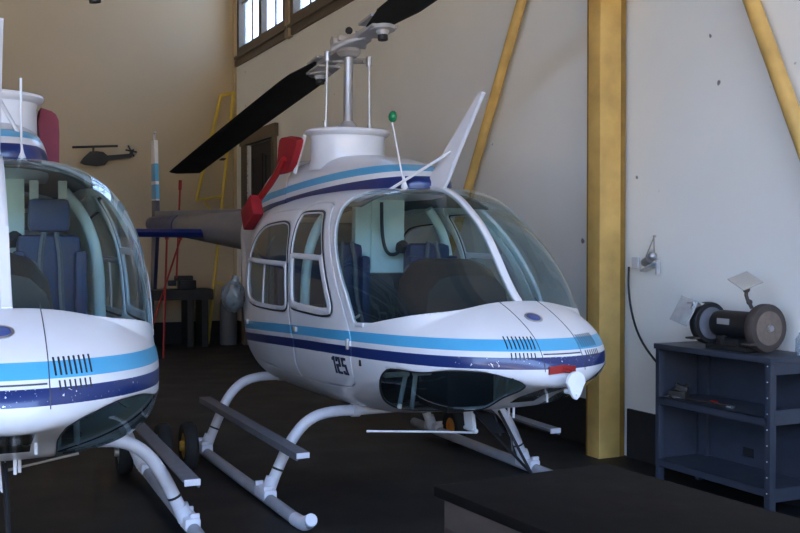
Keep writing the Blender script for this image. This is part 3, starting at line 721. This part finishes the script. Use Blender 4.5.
# roof antennas
def antenna(root, y, top):
    gg = G(hp); gg.lathe([(.026, 0), (.013, .04), (.007, .08), (0, .09)], (1.43, y, 1.905), (.2, 0, 1), 14); gg.tube([(1.445, y, 1.95), top], .0055, 8)
    return gg.build('roof_antenna', plain, root)
an = antenna(h1, -.18, (1.64, -.18, 2.385)); antenna(h2, .11, (1.45, .11, 2.29))
G(hp).tube([(1.62, -.01, 2.27), (1.60, .16, 1.95)], .010, 8).build('roof_brace_rod', metal, h2)
G(hp).tube([(1.31, 0, 1.93), (1.29, 0, 2.03)], .007, 8).build('roof_stub', plain, h1)
def on_heli(root, g, name, m, label, cat, at, group=None):
    """a loose thing placed in a helicopter's frame: mesh origin at `at`"""
    o = g.build(name, m); o.rotation_euler = root.rotation_euler
    M_ = Matrix.LocRotScale(root.location, root.rotation_euler, None); o.location = M_@hp(*at)
    return tag(o, label, cat, group)
def rel(at): return lambda x, y, z: Vector((-x, y, z))   # geometry written relative to `at` (x aft)
gg = G(rel(0)); gg.ico((0, 0, 0), .033, 2, .12, (1, .8, 1.1))
on_heli(h1, gg, 'antenna_ball', green, 'green ball stuck on the tip of the roof antenna', 'ball', (1.585, -.19, 2.355))
# pitot cover plate and its red strap
gg = G(rel(0)); pl = [(.052*math.sin(a)*(1 if math.cos(a) > -.2 else .8), .055*math.cos(a)) for a in [2*math.pi*k/28 for k in range(28)]]
pl = [(p[0]*(1-.35*max(0, -p[1]/.055)**2), p[1]*(1.0 if p[1] > 0 else 1.45)) for p in pl]
gg.prism(pl, lambda a, b: (-.012, a, b), lambda a, b: (.006, a, b)); gg.tube([(-.02, 0, -.055), (.0, 0, -.055)], .006, 8)
pc = thing('pitot_cover', 'white teardrop cover on the nose probe under a red strap', 'cover', (0, 0, 0))
M1 = Matrix.LocRotScale(h1.location, h1.rotation_euler, None)
pc.location = M1@hp(-.085, -.02, .948); pc.rotation_euler = h1.rotation_euler
gg.build('cover_plate', mat('cover_white', (.80, .80, .82), .5), pc)
G(rel(0)).tube([(.0, 0, -.04), (.04, 0, -.05), (.075, 0, -.052)], .012, 8).build('cover_sleeve', plain, pc)
gg = G(lambda x, y, z: Vector((-(x+.085), y+.02, z-.948)))
pa = [(front_x(y, 1.0)-.008, y, 1.006-.12*abs(y+.03)) for y in np.linspace(-.105, .04, 9)]
gg.loft([[(p[0]-.004, p[1], p[2]-.019), (p[0]-.004, p[1], p[2]+.019), (p[0]+.004, p[1], p[2]+.019), (p[0]+.004, p[1], p[2]-.019)] for p in pa], sm=False)
gg.tube([pa[4], (-.05, 0, .985), (-.075, 0, .97)], .008, 6)
gg.build('red_strap', redm, pc)

# red intake covers
def cover(root, side, m, label, group):
    pts = [(3.16, 2.055), (2.90, 2.075), (2.72, 2.28), (2.80, 2.31), (3.04, 2.335), (3.11, 2.31)]
    gg = G(lambda x, y, z: Vector((-(x-2.93), y-side*.36, z-2.12)))
    gg.prism(chaikin(pts, 1), lambda a, b: (a, side*.325, b), lambda a, b: (a+.02, side*.37, b-.01))
    M_ = Matrix.LocRotScale(root.location, root.rotation_euler, None)
    o = gg.build('intake_cover', m); o.location = M_@hp(2.93, side*.36, 2.12); o.rotation_euler = root.rotation_euler
    return tag(o, label, 'cover', group)
cover(h1, -1, redc, 'red padded cover against the mast fairing of helicopter 125, above the strap', None)
M2 = Matrix.LocRotScale(h2.location, h2.rotation_euler, None)
gg = G(lambda x, y, z: Vector((-(x-2.93), y-.30, z-2.10)))
gg.prism(chaikin([(.28, 2.33), (.38, 2.30), (.405, 2.24), (.40, 1.9), (.31, 1.9)], 1), lambda a, b: (2.86, a, b), lambda a, b: (3.1, a, b))
o = gg.build('intake_cover', pinkc); o.location = M2@hp(2.93, .30, 2.10); o.rotation_euler = h2.rotation_euler
tag(o, 'faded dusky red cover beside the mast fairing of the left helicopter', 'cover')
gg = G(lambda x, y, z: Vector((-(x-2.86), y-.29, z-2.20))); gg.b2(2.80, 2.92, .285, .345, 2.19, 2.27, .015)
o = gg.build('intake_cover', redc); o.location = M1@hp(2.86, .29, 2.20); o.rotation_euler = h1.rotation_euler
tag(o, 'small red plug peeking out on the far side of the mast fairing of helicopter 125', 'cover')
# red strap + bag
gg = G(lambda x, y, z: Vector((-(x-3.44), y+.45, z-1.79)))
gg.tube([(2.96, -.385, 2.16), (3.16, -.395, 2.02), (3.38, -.43, 1.88), (3.42, -.45, 1.82)], .024, 8, 1)
bagt = thing('cover_bag', 'red box-shaped bag hanging by a strap from the cowling edge', 'bag', M1@hp(3.44, -.45, 1.79), h1.rotation_euler)
gg.build('hanging_strap', redm, bagt)
gg = G(lambda x, y, z: Vector((-x, y, z))); gg.box((.0, -.02, -.02), (.27, .09, .17), (0, R(28), 0), .018); gg.build('bag_body', redc, bagt)
# plastic wrapped bundle
gg = G(lambda x, y, z: Vector((-x, y, z))); gg.ico((0, 0, 0), .095, 3, .22, (1.1, .9, 1.25)); gg.tube([(0, .0, .08), (-.01, .02, .15)], .03, 8)
on_heli(h1, gg, 'plastic_bundle', plastic, 'crumpled grey plastic bag tied behind the rear door of helicopter 125', 'bag', (3.36, -.64, 1.14))

# ground-handling wheels on the aft skids of the left helicopter and the far skid of 125
def wheel(root, at, hubmat, label, r=.15, arm=1):
    M_ = Matrix.LocRotScale(root.location, root.rotation_euler, None)
    p = M_@hp(*at); t = thing('ground_wheel', label, 'wheel', (p.x, p.y, 0), (0, 0, root.rotation_euler.z), 'ground handling wheels')
    g = G(); g.lathe([(r*.55, -.045), (r*.9, -.05), (r, -.03), (r, .03), (r*.9, .05), (r*.55, .045)], (0, 0, r), (0, 1, 0), 28); g.build('tyre', tyre, t)
    g = G(); g.lathe([(0, -.05), (r*.25, -.06), (r*.3, -.035), (r*.56, -.04), (r*.56, .04), (r*.3, .035), (r*.25, .06), (0, .05)], (0, 0, r), (0, 1, 0), 20); g.build('wheel_hub', hubmat, t)
    return t
# positions solved against the photo on the floor
def wheel_w(p, yaw, hubmat, label, r=.15):
    t = thing('ground_wheel', label, 'wheel', (p[0], p[1], 0), (0, 0, yaw), 'ground handling wheels')
    g = G(); g.lathe([(r*.55, -.04), (r*.9, -.045), (r, -.025), (r, .025), (r*.9, .045), (r*.55, .04)], (0, 0, r), (0, 1, 0), 28); g.build('tyre', tyre, t)
    g = G(); g.lathe([(0, -.06), (r*.2, -.06), (r*.25, -.035), (r*.56, -.035), (r*.56, .035), (r*.25, .035), (r*.2, .06), (0, .06)], (0, 0, r), (0, 1, 0), 20); g.build('wheel_hub', hubmat, t)
    return t
yw = R(22.37)-math.pi/2
wheel_w((-1.88, 6.85), yw, metal, 'black ground-handling wheel under the left helicopter, leftmost of the three', .155)
wheel_w((-1.66, 7.05), yw, brass, 'black ground-handling wheel with yellow hub, middle of the three by the left helicopter', .155)
wheel_w((-1.47, 7.0), yw, brass, 'black ground-handling wheel with yellow hub, nearest the aft skid foot of helicopter 125', .165)
wheel_w((.43, 7.95), R(26.7)-math.pi/2, orange, 'orange-hubbed wheel behind the belly of helicopter 125, by its far skid', .13)

# ------------------------------------------------------------------ column and braces
PW = lambda a: (0, 0, ANG)
def rt(s0): return lambda s, n, z: Vector((s-s0, -n, z))
col = thing('column', 'ochre yellow square timber column against the long wall', 'column', W(10.13, .13), (0, 0, ANG))
f = lambda s, n, z: Vector((s-10.13, -(n-.13), z))
G(f).b2(10.055, 10.20, .075, .262, 0, 7.98, .006).build('main_post', yellow, col)
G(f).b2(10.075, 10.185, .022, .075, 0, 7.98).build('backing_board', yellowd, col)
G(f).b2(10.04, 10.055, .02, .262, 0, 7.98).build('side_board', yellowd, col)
def brace(sa, za, sb, zb, n, r, label):
    f = lambda s, nn, z: Vector((s-sb, -(nn-n), z-0))
    g = G(f); g.tube([(sb, n, zb), (sa, n, za)], r, 16)
    o = g.build('brace_pole', yellow); o.location = W(sb, n, 0); o.rotation_euler = (0, 0, ANG)
    return tag(o, label, 'pole', 'yellow brace poles on the long wall')
brace(9.93, 5.40, 6.70, 0.01, .09, .045, 'yellow pole slanting down the wall behind the helicopter windshield')
brace(10.32, 5.67, 12.86, 0.01, .09, .05, 'yellow pole slanting down at the top right above the grinder')

# ------------------------------------------------------------------ steel shelf bench and grinder
s0, s1, nf, hs = 11.0, 11.98, .41, .92
sh = thing('steel_shelf', 'blue-grey steel shelf bench against the wall carrying the bench grinder', 'shelf', W(s0, nf), (0, 0, ANG))
f = lambda s, n, z: Vector((s-s0, nf-n, z))
G(f).b2(s0-.01, s1+.01, .025, nf+.01, hs-.035, hs, .004).build('top', steelblue, sh)
for zz in (.575, .175): 
    g = G(f); g.b2(s0+.02, s1-.02, .04, nf, zz-.008, zz); g.b2(s0+.02, s1-.02, nf-.012, nf, zz-.045, zz); g.build('shelf_board', steelblue, sh)
g = G(f); g.b2(s0+.02, s1-.02, .03, .04, .285, hs-.03); g.b2(s0+.02, 11.385, .03, .04, .14, .285); g.b2(11.485, s1-.02, .03, .04, .14, .285); g.b2(11.385, 11.485, .03, .04, .14, .225); g.build('back_panel', steelblue, sh)
g = G(f); g.b2(s0+.0, s0+.012, .04, nf, .14, hs-.03); g.b2(s0+.012, s0+.10, .045, .075, .14, hs-.03); g.build('side_panel', steelblue, sh)
for (a, b) in ((s0, s0+.035), (s1-.045, s1)):
    for (c, d) in ((.03, .075), (nf-.045, nf)):
        G(f).b2(a, b, c, d, 0, hs-.03, .003).build('post', steelblue, sh)
for zz, hh in ((hs-.10, .065), (.535, .085), (.10, .075)):
    G(f).b2(s1-.012, s1+.002, .06, nf-.03, zz, zz+hh).build('end_rail', steelblue, sh)
g = G(f)
for zz in np.arange(.15, .9, .09): g.ico((s1-.022, nf+.002, zz), .005, 1)
g.build('post_bolt', metal, sh)
gx, gn = 11.565, .27
gr = thing('bench_grinder', 'black double-wheel bench grinder standing on the steel shelf bench', 'grinder', W(gx, gn, hs), (0, 0, ANG))
g = G(); g.box((0, 0, .015), (.34, .17, .03), None, .008); g.box((0, 0, .05), (.16, .12, .05), None, .015); g.box((-.06, -.03, .055), (.05, .10, .07), None, .01); g.build('base', blacks, gr)
g = G(); g.lathe([(0, -.165), (.05, -.165), (.078, -.145), (.083, -.10), (.083, .10), (.078, .145), (.05, .165), (0, .165)], (0, 0, .155), (1, 0, 0), 32); g.build('motor_body', blacks, gr)
g = G(); g.box((-.02, -.083, .175), (.10, .006, .035), None, .001); g.build('name_plate', mat('plate_silver', (.35, .36, .38), .4, .3), gr)
for sd in (-1, 1):
    g = G(); x = sd*.235; rr = .125 if sd < 0 else .135
    g.lathe([(.05, -.03), (rr, -.03), (rr+.006, -.02), (rr+.006, .02), (rr, .03), (.05, .03)], (x, 0, .15), (1, 0, 0), 36)
    gd = g.build('wheel_guard', blacks if sd < 0 else bronze, gr)
    g = G(); g.lathe([(0, -.034), (.03, -.036), (.045, -.032), (.10, -.032), (.10, .032), (.045, .032), (.03, .036), (0, .034)], (x, 0, .15), (1, 0, 0), 36); g.build('grinding_wheel', stone if sd > 0 else mat('blue_grey_stone', (.12, .13, .16), .8), gd)
    G().lathe([(0, -.05), (.018, -.05), (.022, -.038), (.022, .038), (.018, .05), (0, .05)], (x, 0, .15), (1, 0, 0), 16).build('wheel_nut', metal, gd)
    G().box((x, -.125, .06), (.07, .06, .012), None, .003).build('tool_rest', bronze, gd)
g = G(); g.tube([(.19, -.06, .265), (.175, -.09, .33), (.17, -.085, .37)], .011, 8, 1); g.ico((.17, -.085, .375), .022, 2); g.ico((.18, -.07, .30), .018, 2); sa = g.build('shield_arm', bronze, gr)
G().box((.165, -.09, .425), (.17, .13, .008), (R(22), R(20), R(-10)), .002).build('eye_shield', mat('dusty_shield', (.42, .40, .36), .6), gr)
g = G(); g.tube([(-.22, -.04, .26), (-.24, -.11, .27), (-.24, -.13, .24)], .012, 8); g.ico((-.235, -.11, .265), .025, 1); g.tube([(-.30, -.11, .275), (-.18, -.11, .275)], .007, 6); g.build('shield_arm', metal, gr)
G().box((-.31, -.13, .225), (.21, .006, .17), (R(-25), R(8), R(-12)), .002).build('eye_shield', glass('dusty_acrylic', (.8, .82, .82), .6, (.55, .58, .6)), gr)
# little things on the shelf
g = G(); g.box((0, 0, .024), (.12, .06, .046), (0, 0, .3), .008); g.box((.02, .01, .062), (.08, .04, .04), (0, .3, .5), .006); g.tube([(-.05, 0, .05), (.06, .02, .09)], .008, 6); g.tube([(-.03, .01, .05), (-.02, .0, .10)], .008, 6)
tl = thing('clamp', 'small dark clamp with bright jaws at the left end of the middle shelf', 'tool', W(11.13, .33, .577), (0, 0, ANG)); g.build('clamp_body', mat('dark_tool', (.05, .045, .04), .5, .5), tl)
g = G(); g.box((-.055, -.03, .008), (.03, .03, .012), None, .003); g.box((.02, -.04, .008), (.06, .02, .012), None, .003); g.build('clamp_jaw', mat('bright_steel', (.8, .8, .8), .25, .9), tl)
tl = thing('pliers', 'long dark pliers with a red mark lying on the middle shelf', 'tool', W(11.48, .34, .575), (0, 0, ANG+.05))
g = G(); g.tube([(-.26, .02, .012), (-.05, .0, .014), (.10, -.02, .014)], .008, 8); g.tube([(-.24, -.01, .012), (-.05, -.0, .014), (.12, .02, .014)], .008, 8); g.build('handles', mat('dark_tool2', (.04, .035, .035), .5, .4), tl)
G().box((-.02, 0, .026), (.05, .02, .008), None, .003).build('red_grip', redm, tl)
G().box((.13, -.02, .012), (.05, .02, .018), None, .004).build('jaw', mat('bright_steel2', (.8, .8, .8), .25, .9), tl)
# jar on the right end of the top
g = G(); g.lathe([(0, 0), (.045, 0), (.05, .02), (.05, .09), (.03, .12), (.03, .13), (.026, .13), (.026, .12), (.045, .09), (.045, .01), (0, .01)], (0, 0, 0), (0, 0, 1), 24)
jt = thing('glass_jar', 'small clear glass jar at the right end of the steel bench', 'jar', W(11.95, .12, hs), (0, 0, ANG)); g.build('jar_glass', glass('jar_glass', (.85, .88, .9), .2, (.6, .65, .7)), jt)
g = G(); g.lathe([(0, .012), (.018, .012), (.02, .05), (0, .055)], (0, 0, 0), (0, 0, 1), 12); g.build('jar_contents', mat('rusty_bits', (.15, .09, .07), .7), jt)

# wall-hung holder, socket, cable
wh = thing('wall_bracket', 'small metal cup in a wire holder hanging on the wall right of the column', 'bracket', W(10.50, .0, 1.43), (0, 0, ANG))
g = G(); g.tube([(-.085, -.03, .02), (.0, -.015, .185), (.045, -.05, .03)], .0045, 6); g.tube([(.0, -.02, .19), (.0, .0, .19)], .008, 8); g.build('wire_hanger', metal, wh)
g = G(); g.box((0, -.05, -.025), (.16, .06, .014), (0, R(-22), 0), .004); g.box((.07, -.04, -.03), (.014, .03, .10), None, .003); g.build('holder_tray', mat('pale_metal', (.42, .43, .46), .5, .2), wh)
g = G(); g.lathe([(0, 0), (.028, .0), (.032, .07), (0, .07)], (-.06, -.055, .0), (.75, 0, .35), 16); g.ico((.03, -.055, .05), .034, 2); g.build('metal_cup', metal, wh)
o = G().box((0, -.014, 0), (.075, .024, .085), None, .006).build('wall_socket', mat('socket_plastic', (.50, .51, .55), .5)); o.location = W(10.30, 0, 1.43); o.rotation_euler = (0, 0, ANG); tag(o, 'small white electrical socket on the wall just right of the column', 'socket')
pts = [(10.24, .03, 1.40), (10.245, .04, 1.25), (10.30, .05, 1.05), (10.42, .07, .88), (10.62, .09, .74), (10.85, .10, .62), (10.96, .07, .50)]
g = G(lambda s, n, z: Vector((s-10.24, -n, z-1.40))); g.tube(pts, .008, 8, 2); o = g.build('power_cable', rubber); o.location = W(10.24, 0, 1.40); o.rotation_euler = (0, 0, ANG); tag(o, 'black cable drooping along the wall from the socket to the steel shelf', 'cable')

# ------------------------------------------------------------------ foreground dark workbench
ba = math.atan2(-.877, .48)
tb = thing('workbench', 'dark worn workbench top in the foreground at the lower right', 'table', (.43, 3.50, 0), (0, 0, ba))
topm = mat('dark_bench_top', (.0045, .0038, .0036), .75, 0, .5, 9, .08, 0, .12, .1)
sidem = mat('worn_bench_side', (.05, .036, .03), .7, 0, .45, 6, .1)
TL = 1.7
G().b2(0, TL, -.365, .365, .715, .75, .006).build('table_top', topm, tb)
g = G(); 
for k in range(9): g.b2(.06+k*.17, .06+k*.17+.165, -.335, -.31, .10, .60, .004)
g.build('side_planks', sidem, tb)
g = G(); g.b2(.03, TL-.03, -.34, -.30, .60, .715); g.b2(.03, TL-.03, .30, .34, .60, .715); g.b2(.03, .06, -.3, .3, .60, .715); g.b2(TL-.06, TL-.03, -.3, .3, .6, .715); g.build('apron', sidem, tb)
for a in (.03, TL-.10):
    for b in (-.34, .27): G().b2(a, a+.07, b, b+.07, 0, .62, .004).build('leg', sidem, tb)

# ------------------------------------------------------------------ things along the back wall
# helicopter-shaped cut-out hanging on the wall
sl = thing('helicopter_cutout', 'black helicopter silhouette mounted high on the back wall', 'wall ornament', W(.0, 1.93, 2.95), (0, 0, math.atan2(N.y, N.x)))
# local x along N (to the left in the photo), y = -U... mirrored so that nose is on the left
f = lambda x, z: None
sc = 1.0
body = [(.55, -.10), (.50, -.02), (.44, .04), (.40, .08), (.30, .09), (.20, .08), (.14, .03), (-.20, .07), (-.22, .13), (-.27, .15), (-.25, .05), (-.22, .01), (.12, -.05), (.18, -.12), (.30, -.145), (.48, -.13)]
g = G(); g.prism(body, lambda a, b: (a, .03, b), lambda a, b: (a, .07, b)); g.build('body', blacks, sl)
g = G(); g.box((.35, .05, .11), (.03, .03, .11)); g.tube([(.66, .05, .135), (-.02, .05, .185)], .018, 6); g.build('rotor', blacks, sl)
g = G(); g.tube([(-.27, .05, .03), (-.18, .05, .20)], .014, 6); g.tube([(-.31, .05, .10), (-.14, .05, .13)], .012, 6); g.build('tail_rotor', blacks, sl)
# yellow tubular ladder leaning at the corner
ld = thing('access_ladder', 'tall yellow tubular ladder leaning by the far corner', 'ladder', W(.35, .62), (0, 0, 0))
o0 = W(.35, .62)
def bk(n, z, s=.3): return W(s, n, z)-Vector((o0.x, o0.y, 0))
for (p, q) in ((bk(.60, .02, .45), bk(.06, 4.08, .08)), (bk(.75, 2.3, .35), bk(.27, 4.02, .08))):
    G().tube([p, q], .028, 10).build('rail', lyel, ld)
g = G(); a, b, c, d = bk(.60, .02, .45), bk(.06, 4.08, .08), bk(.75, 2.3, .35), bk(.27, 4.02, .08)
g.bm.free()
for p, q, r in ((b, d, .025), (a.lerp(b, .58), c, .022), (a.lerp(b, .48), c.lerp(a.lerp(b, .55), .3), .018), (a.lerp(b, .24), a.lerp(b, .24)+N*-.35+Vector((0, 0, -.08)), .02)):
    G().tube([p, q], r, 8).build('rung', lyel, ld)
# black stand with vise
bs = thing('vise_stand', 'black iron bench with a vise against the back wall under the tail', 'bench', W(.45, 1.0), (0, 0, math.atan2(N.y, N.x)))
g = G(); g.b2(-.42, .55, -.28, .28, .74, .90); g.build('bench_beam', blacks, bs)
for a in (-.36, -.13, .48): G().b2(a, a+.10, -.2, .2, 0, .75).build('leg', blacks, bs)
g = G(); g.b2(-.20, .06, -.10, .10, .90, 1.04, .02); g.b2(-.16, .12, -.06, .06, 1.03, 1.11, .02); g.b2(.10, .22, -.05, .05, .95, 1.04, .02); g.build('vise', blacks, bs)
# red tie-down poles by the tail
def pole(a, b, r, label, name='red_pole', m=redm, cat='pole', grp='red tie-down poles near the tail'):
    a, b = Vector(a), Vector(b); base = a if a.z < b.z else b
    g = G(lambda x, y, z: Vector((x, y, z))-Vector((base.x, base.y, base.z))); g.tube([a, b], r, 8)
    g.tube([b, b+(b-a).normalized()*.12], r*1.8, 8)
    o = g.build(name, m); o.location = base; return tag(o, label, cat, grp)
def hw(x, y, z): return M1@hp(x, y, z)
pole(hw(8.3, .18, 1.0), hw(8.3, .22, 2.08), .012, 'red upright pole rising above the tail boom')
pole(hw(8.3, .02, .02), hw(8.3, .06, 1.47), .013, 'red upright pole standing on the floor below the stabilizer')
pole(hw(8.45, -.20, .03), hw(8.4, .25, 1.47), .012, 'red pole crossing diagonally below the stabilizer')
g = G(); g.lathe([(0, 0), (.13, 0), (.14, .02), (.14, .50), (.12, .54), (0, .55)], (0, 0, 0), (0, 0, 1), 24); o = g.build('metal_drum', mat('dull_grey_drum', (.10, .105, .115), .6, .2)); o.location = W(.45, .26, .0); 
tag(o, 'dull grey drum standing in the far corner left of the door', 'drum')
o.scale = (1, 1, 1.35)

# ------------------------------------------------------------------ camera, light
cam = bpy.data.cameras.new('camera'); co = bpy.data.objects.new('camera', cam); COL.objects.link(co)
co.location = (0, 0, 1.533); co.rotation_euler = (R(90-1.013), 0, 0); cam.sensor_width = 36; cam.lens = 1010/800*36; cam.clip_start = .05; cam.clip_end = 300
scene.camera = co
w = bpy.data.worlds.new('sky'); scene.world = w; w.use_nodes = True; nt = w.node_tree
bg = nt.nodes['Background']; bg.inputs[0].default_value = (.40, .60, 1.0, 1); bg.inputs[1].default_value = 8.0
sun = bpy.data.lights.new('sun', 'SUN'); sun.energy = 62; sun.angle = R(.5); sun.color = (1, .78, .50)
so = bpy.data.objects.new('sun', sun); COL.objects.link(so)
d = (U*.55-N*.35+Vector((0, 0, -1))).normalized(); so.rotation_euler = d.to_track_quat('-Z', 'Y').to_euler(); so.location = (0, 0, 20)
pt = bpy.data.lights.new('door_portal', 'AREA'); pt.shape = 'RECTANGLE'; pt.size = WD-1.6; pt.size_y = 5.8; pt.cycles.is_portal = True
po = bpy.data.objects.new('door_portal', pt); COL.objects.link(po); po.location = W(SF+.31, WD/2, 2.9); po.rotation_euler = (-U).to_track_quat('-Z', 'Z').to_euler()
vs = scene.view_settings; vs.view_transform = 'Standard'; vs.look = 'None'; vs.exposure = 0.5; vs.gamma = 1; vs.use_curve_mapping = False
c = scene.cycles; c.use_denoising = True; c.max_bounces = 8; c.diffuse_bounces = 5; c.transparent_max_bounces = 16; c.sample_clamp_indirect = 4
c.use_light_tree = True
